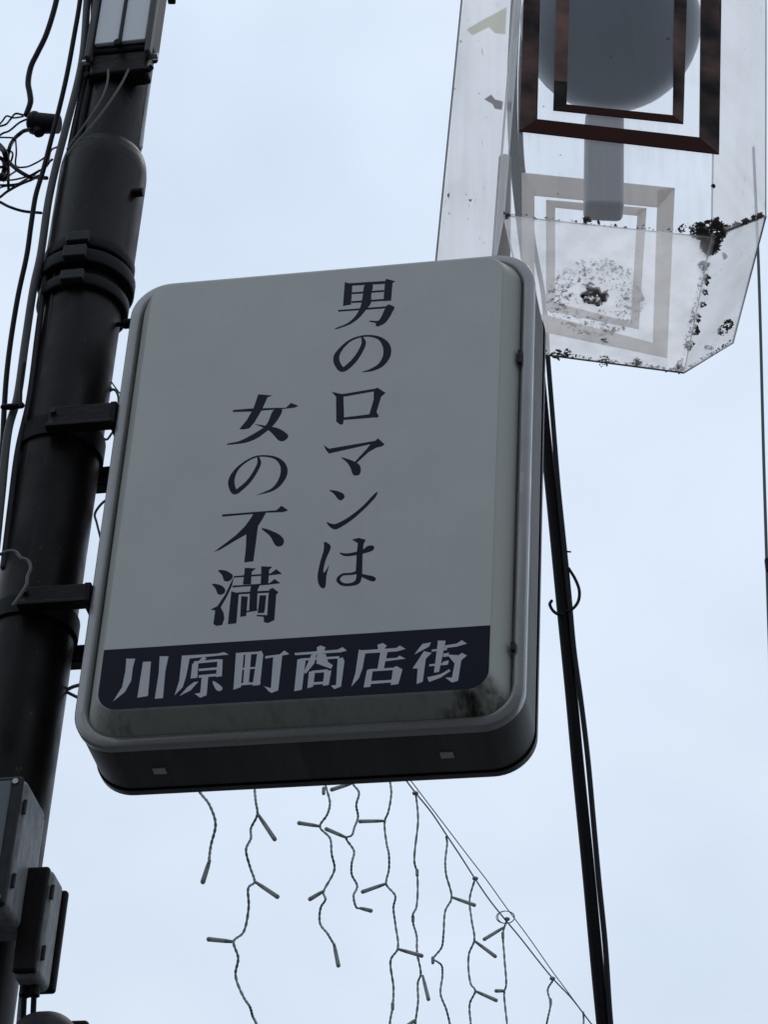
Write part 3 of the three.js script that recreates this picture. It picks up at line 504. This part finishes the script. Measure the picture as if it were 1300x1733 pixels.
// ------------------------------------------------------------------ bent black lamp post behind
{
  const t = thing('lamp_post', 'slender bent black post rising behind the lantern and the sign', 'post');
  const d = 4.95, P = line('1050,2000 1021,1733 1008,1600 997,1480 979,1300 966,1160 954,1043 943,930 930,800 921,715 911,610 902,520 890,430 879,340 870,250 867,150 872,30 882,-120', (x, y) => at(x, y, d));
  const foot = P[0].clone(); foot.y = 0; foot.x += 0.25;
  part('shaft', tube([foot, ...P], 0.0135, 160, 16), M.postBlack, t);
  part('cable', tube(line('1062,2000 1034,1733 1025,1600 1014,1490 1005,1390 995,1280 983,1180 972,1100 963,1000 953,900 945,820 937,720 929,620 920,500 907,430 893,340 884,270 881,150 886,30', (x, y) => at(x, y, d - 0.012)), 0.0058, 120, 8), M.cable, t);
  part('hook', tube(line('963,962 974,980 981,1000 979,1018 970,1030 962,1034', (x, y) => at(x, y, d - 0.015)), 0.0036, 30, 8), M.cable, t);
  part('hook', tube(line('934,1017 931,1022 936,1033 944,1039 952,1040', (x, y) => at(x, y, d - 0.02)), 0.0036, 24, 8), M.cable, t);
  part('clip', tube(line('955,933 966,934', (x, y) => at(x, y, d - 0.015)), 0.002, 6, 6), M.cable, t);
}

// ------------------------------------------------------------------ icicle lights on their messenger wire
{
  const hangD = (x) => 5.0 + (x - 430) * 0.0036;       // the wire runs away from the camera to the right
  const A7 = (x, y) => [300 + x / 3.25, 1280 + y / 3.25], A8 = (x, y) => [660 + x / 3.25, 1280 + y / 3.25];
  const wire = (s, r) => tube(line(s, (x, y) => { const [X, Y] = A8(x, y); return at(X, Y, hangD(X)); }), r, 120, 6);
  const m = thing('messenger_wire', 'taut thin double wire sloping down right that carries the icicle lights', 'wire');
  part('strand', wire('-1500,-1850 -1000,-1330 -500,-690 80,120 145,205 230,310 310,430 390,550 470,675 545,785 620,880 720,1000 810,1115 900,1225 1000,1330 1110,1472 1300,1700', 0.0022), M.stringWire, m);
  part('strand', wire('-1500,-1900 -480,-650 105,120 280,350 440,560 540,690 640,830 760,990 900,1190 960,1270 1110,1470 1300,1700', 0.0014), M.greyWire, m);
  const loop = []; for (let i = 0; i <= 40; i++) { const a = i / 40 * 6.283 * 2; const [X, Y] = A8(638 + 48 * Math.cos(a) + 4 * Math.sin(a * 0.5), 885 + 34 * Math.sin(a)); loop.push(at(X, Y, hangD(X) - 0.01)); }
  part('coil', tube(loop, 0.0013, 120, 6), M.greyWire, m);
  for (const [x, y] of [[140, 203], [470, 672], [645, 895], [895, 1222]]) { const [X, Y] = A8(x, y), p = at(X, Y, hangD(X) - 0.01); part('knot', new THREE.IcosahedronGeometry(0.0065, 1).scale(1.3, 0.9, 1).translate(p.x, p.y, p.z), M.stringWire, m); }
  const G = 'icicle light strings hanging from the messenger wire';
  function icicle(label, to, path, bulbs, nodes = '') {
    const t = thing('icicle_light', label, 'icicle lights', G), pts = path.split(' ').map((q) => to(...q.split(',').map(Number))), d = hangD(pts[0][0]);
    const p3 = pts.map(([x, y], i) => at(x, y, d + 0.012 * Math.sin(i * 1.9)));
    const c = new THREE.CatmullRomCurve3(p3, false, 'centripetal'), n = pts.length * 10, tw = [[], []];
    for (let i = 0; i <= n; i++) { const q = c.getPoint(i / n), a = i * 0.95; for (const k of [0, 1]) tw[k].push(q.clone().add(V(Math.cos(a + k * Math.PI) * 0.0011, 0, Math.sin(a + k * Math.PI) * 0.0011))); }
    part('wire', join(tw.map((w) => new THREE.TubeGeometry(new THREE.CatmullRomCurve3(w), n * 2, 0.0022, 5, false))), M.stringWire, t);
    for (const b of bulbs ? bulbs.split(' ') : []) {
      const [x0, y0, x1, y1] = b.split(',').map(Number), a = at(...to(x0, y0), d), e = at(...to(x1, y1), d + 0.01 * Math.sin(x1)), k = a.clone().lerp(e, 0.35);
      const bm = part('bulb', join([rod(k, e, 0.0046, 0.0052, 8), new THREE.SphereGeometry(0.0052, 8, 6).translate(e.x, e.y, e.z)]), M.bulb, t);
      part('socket', rod(a, k, 0.0032, 0.0046, 8), M.stringWire, bm);
    }
    for (const b of nodes ? nodes.split(' ') : []) { const [x, y] = b.split(',').map(Number), p = at(...to(x, y), d - 0.004); part('splice', new THREE.CapsuleGeometry(0.0042, 0.014, 3, 8).translate(p.x, p.y, p.z), M.stringWire, t); }
  }
  icicle('leftmost icicle string, short, ending in one bulb', A7, '90,110 120,190 175,265 210,375 185,490 172,590', '178,570,140,690');
  icicle('long icicle string second from left with three side bulbs', A7, '420,60 425,175 432,250 440,320 405,395 405,450 378,515 400,610 425,690 390,725 392,830 365,965 310,1020 335,1110 320,1200 365,1325 400,1380 415,1430 435,1472 450,1560', '443,318,535,455 428,690,550,772 310,1020,172,1006');
  icicle('icicle string third from left ending in a tilted bulb', A7, '812,60 815,150 840,260 825,320 785,385 840,450 850,540 865,620 805,745 815,790 790,830 785,915 830,980 865,1040', '787,385,670,367 803,742,730,785 862,1030,886,1150', '805,190');
  icicle('icicle string fourth from left with a hooked bulb at its end', A7, '960,60 965,145 1000,200 985,270 995,330 975,390 960,435 930,450 972,520 960,590 960,650 990,710 970,770 985,830 1010,835', '962,148,850,183 932,448,820,400 1005,835,1065,849');
  icicle('long icicle string fifth from left with two level bulbs', A7, '1170,40 1170,125 1178,205 1160,310 1142,355 1152,480 1165,540 1165,620 1150,700 1200,770 1190,830 1200,920 1212,1060 1175,1120 1190,1270 1185,1380 1170,1472 1176,1560', '1142,355,1005,358 1150,700,1020,745 1214,1060,1345,1097', '1185,1375');
  icicle('nearly straight icicle string at the upper wire knot', A8, '145,210 145,225 155,350 135,580 150,640 146,830 126,872 129,920 147,985 150,1080 170,1200 155,1240 155,1350 140,1472 136,1560', '180,1205,212,1335 140,1450,100,1480', '150,640 127,893');
  icicle('icicle string with a kink at mid height between two straighter ones', A8, '310,440 315,470 305,580 310,650 340,775 305,850 295,980 285,1050 240,1112 262,1130 285,1150 290,1200 280,1310 310,1390 330,1472 340,1560', '342,775,465,818', '236,1122');
  icicle('icicle string below the second wire knot with two drooping bulbs', A8, '470,670 440,780 450,900 465,1010 435,1090 445,1250 470,1290 440,1360 445,1472 448,1560', '466,1015,580,1100 468,1290,585,1342', '');
  icicle('icicle string hanging under the wire coil', A8, '645,900 625,960 630,1100 640,1260 630,1300 645,1472 648,1560', '632,938,520,1006 634,1290,585,1290', '622,985');
  icicle('short icicle string near the lower end of the wire', A8, '900,1230 870,1280 885,1360 870,1440 862,1480 855,1560', '', '885,1350');
  icicle('icicle string end at the bottom edge beside the black post', A8, '1065,1405 1067,1440 1065,1500 1063,1560', '');
}

// ------------------------------------------------------------------ cable and bits at the right and top edges
solo('overhead_cable', tube(line('1276,250 1284,430 1288,560 1293,760 1298,930 1302,1060 1310,1300', (x, y) => at(x, y, 6.5)), 0.0048, 60, 8), std([0.03, 0.05, 0.06], 0.5), 'thin dark teal cable running down the right picture edge', 'cable');
{ const p = at(1301, 957, 6.5); solo('cable_clamp', rbox(0.018, 0.05, 0.018, 0.005, 3).translate(p.x, p.y, p.z), M.cable, 'small black clamp on the cable at the right picture edge', 'clamp'); }
{ const p = at(290, -4, 4.2); solo('pole_step', rbox(0.018, 0.016, 0.03, 0.004, 3).translate(p.x, p.y, p.z), M.cable, 'small black stub above the pole at the top picture edge', 'pole step'); }

renderer.render(scene, camera);
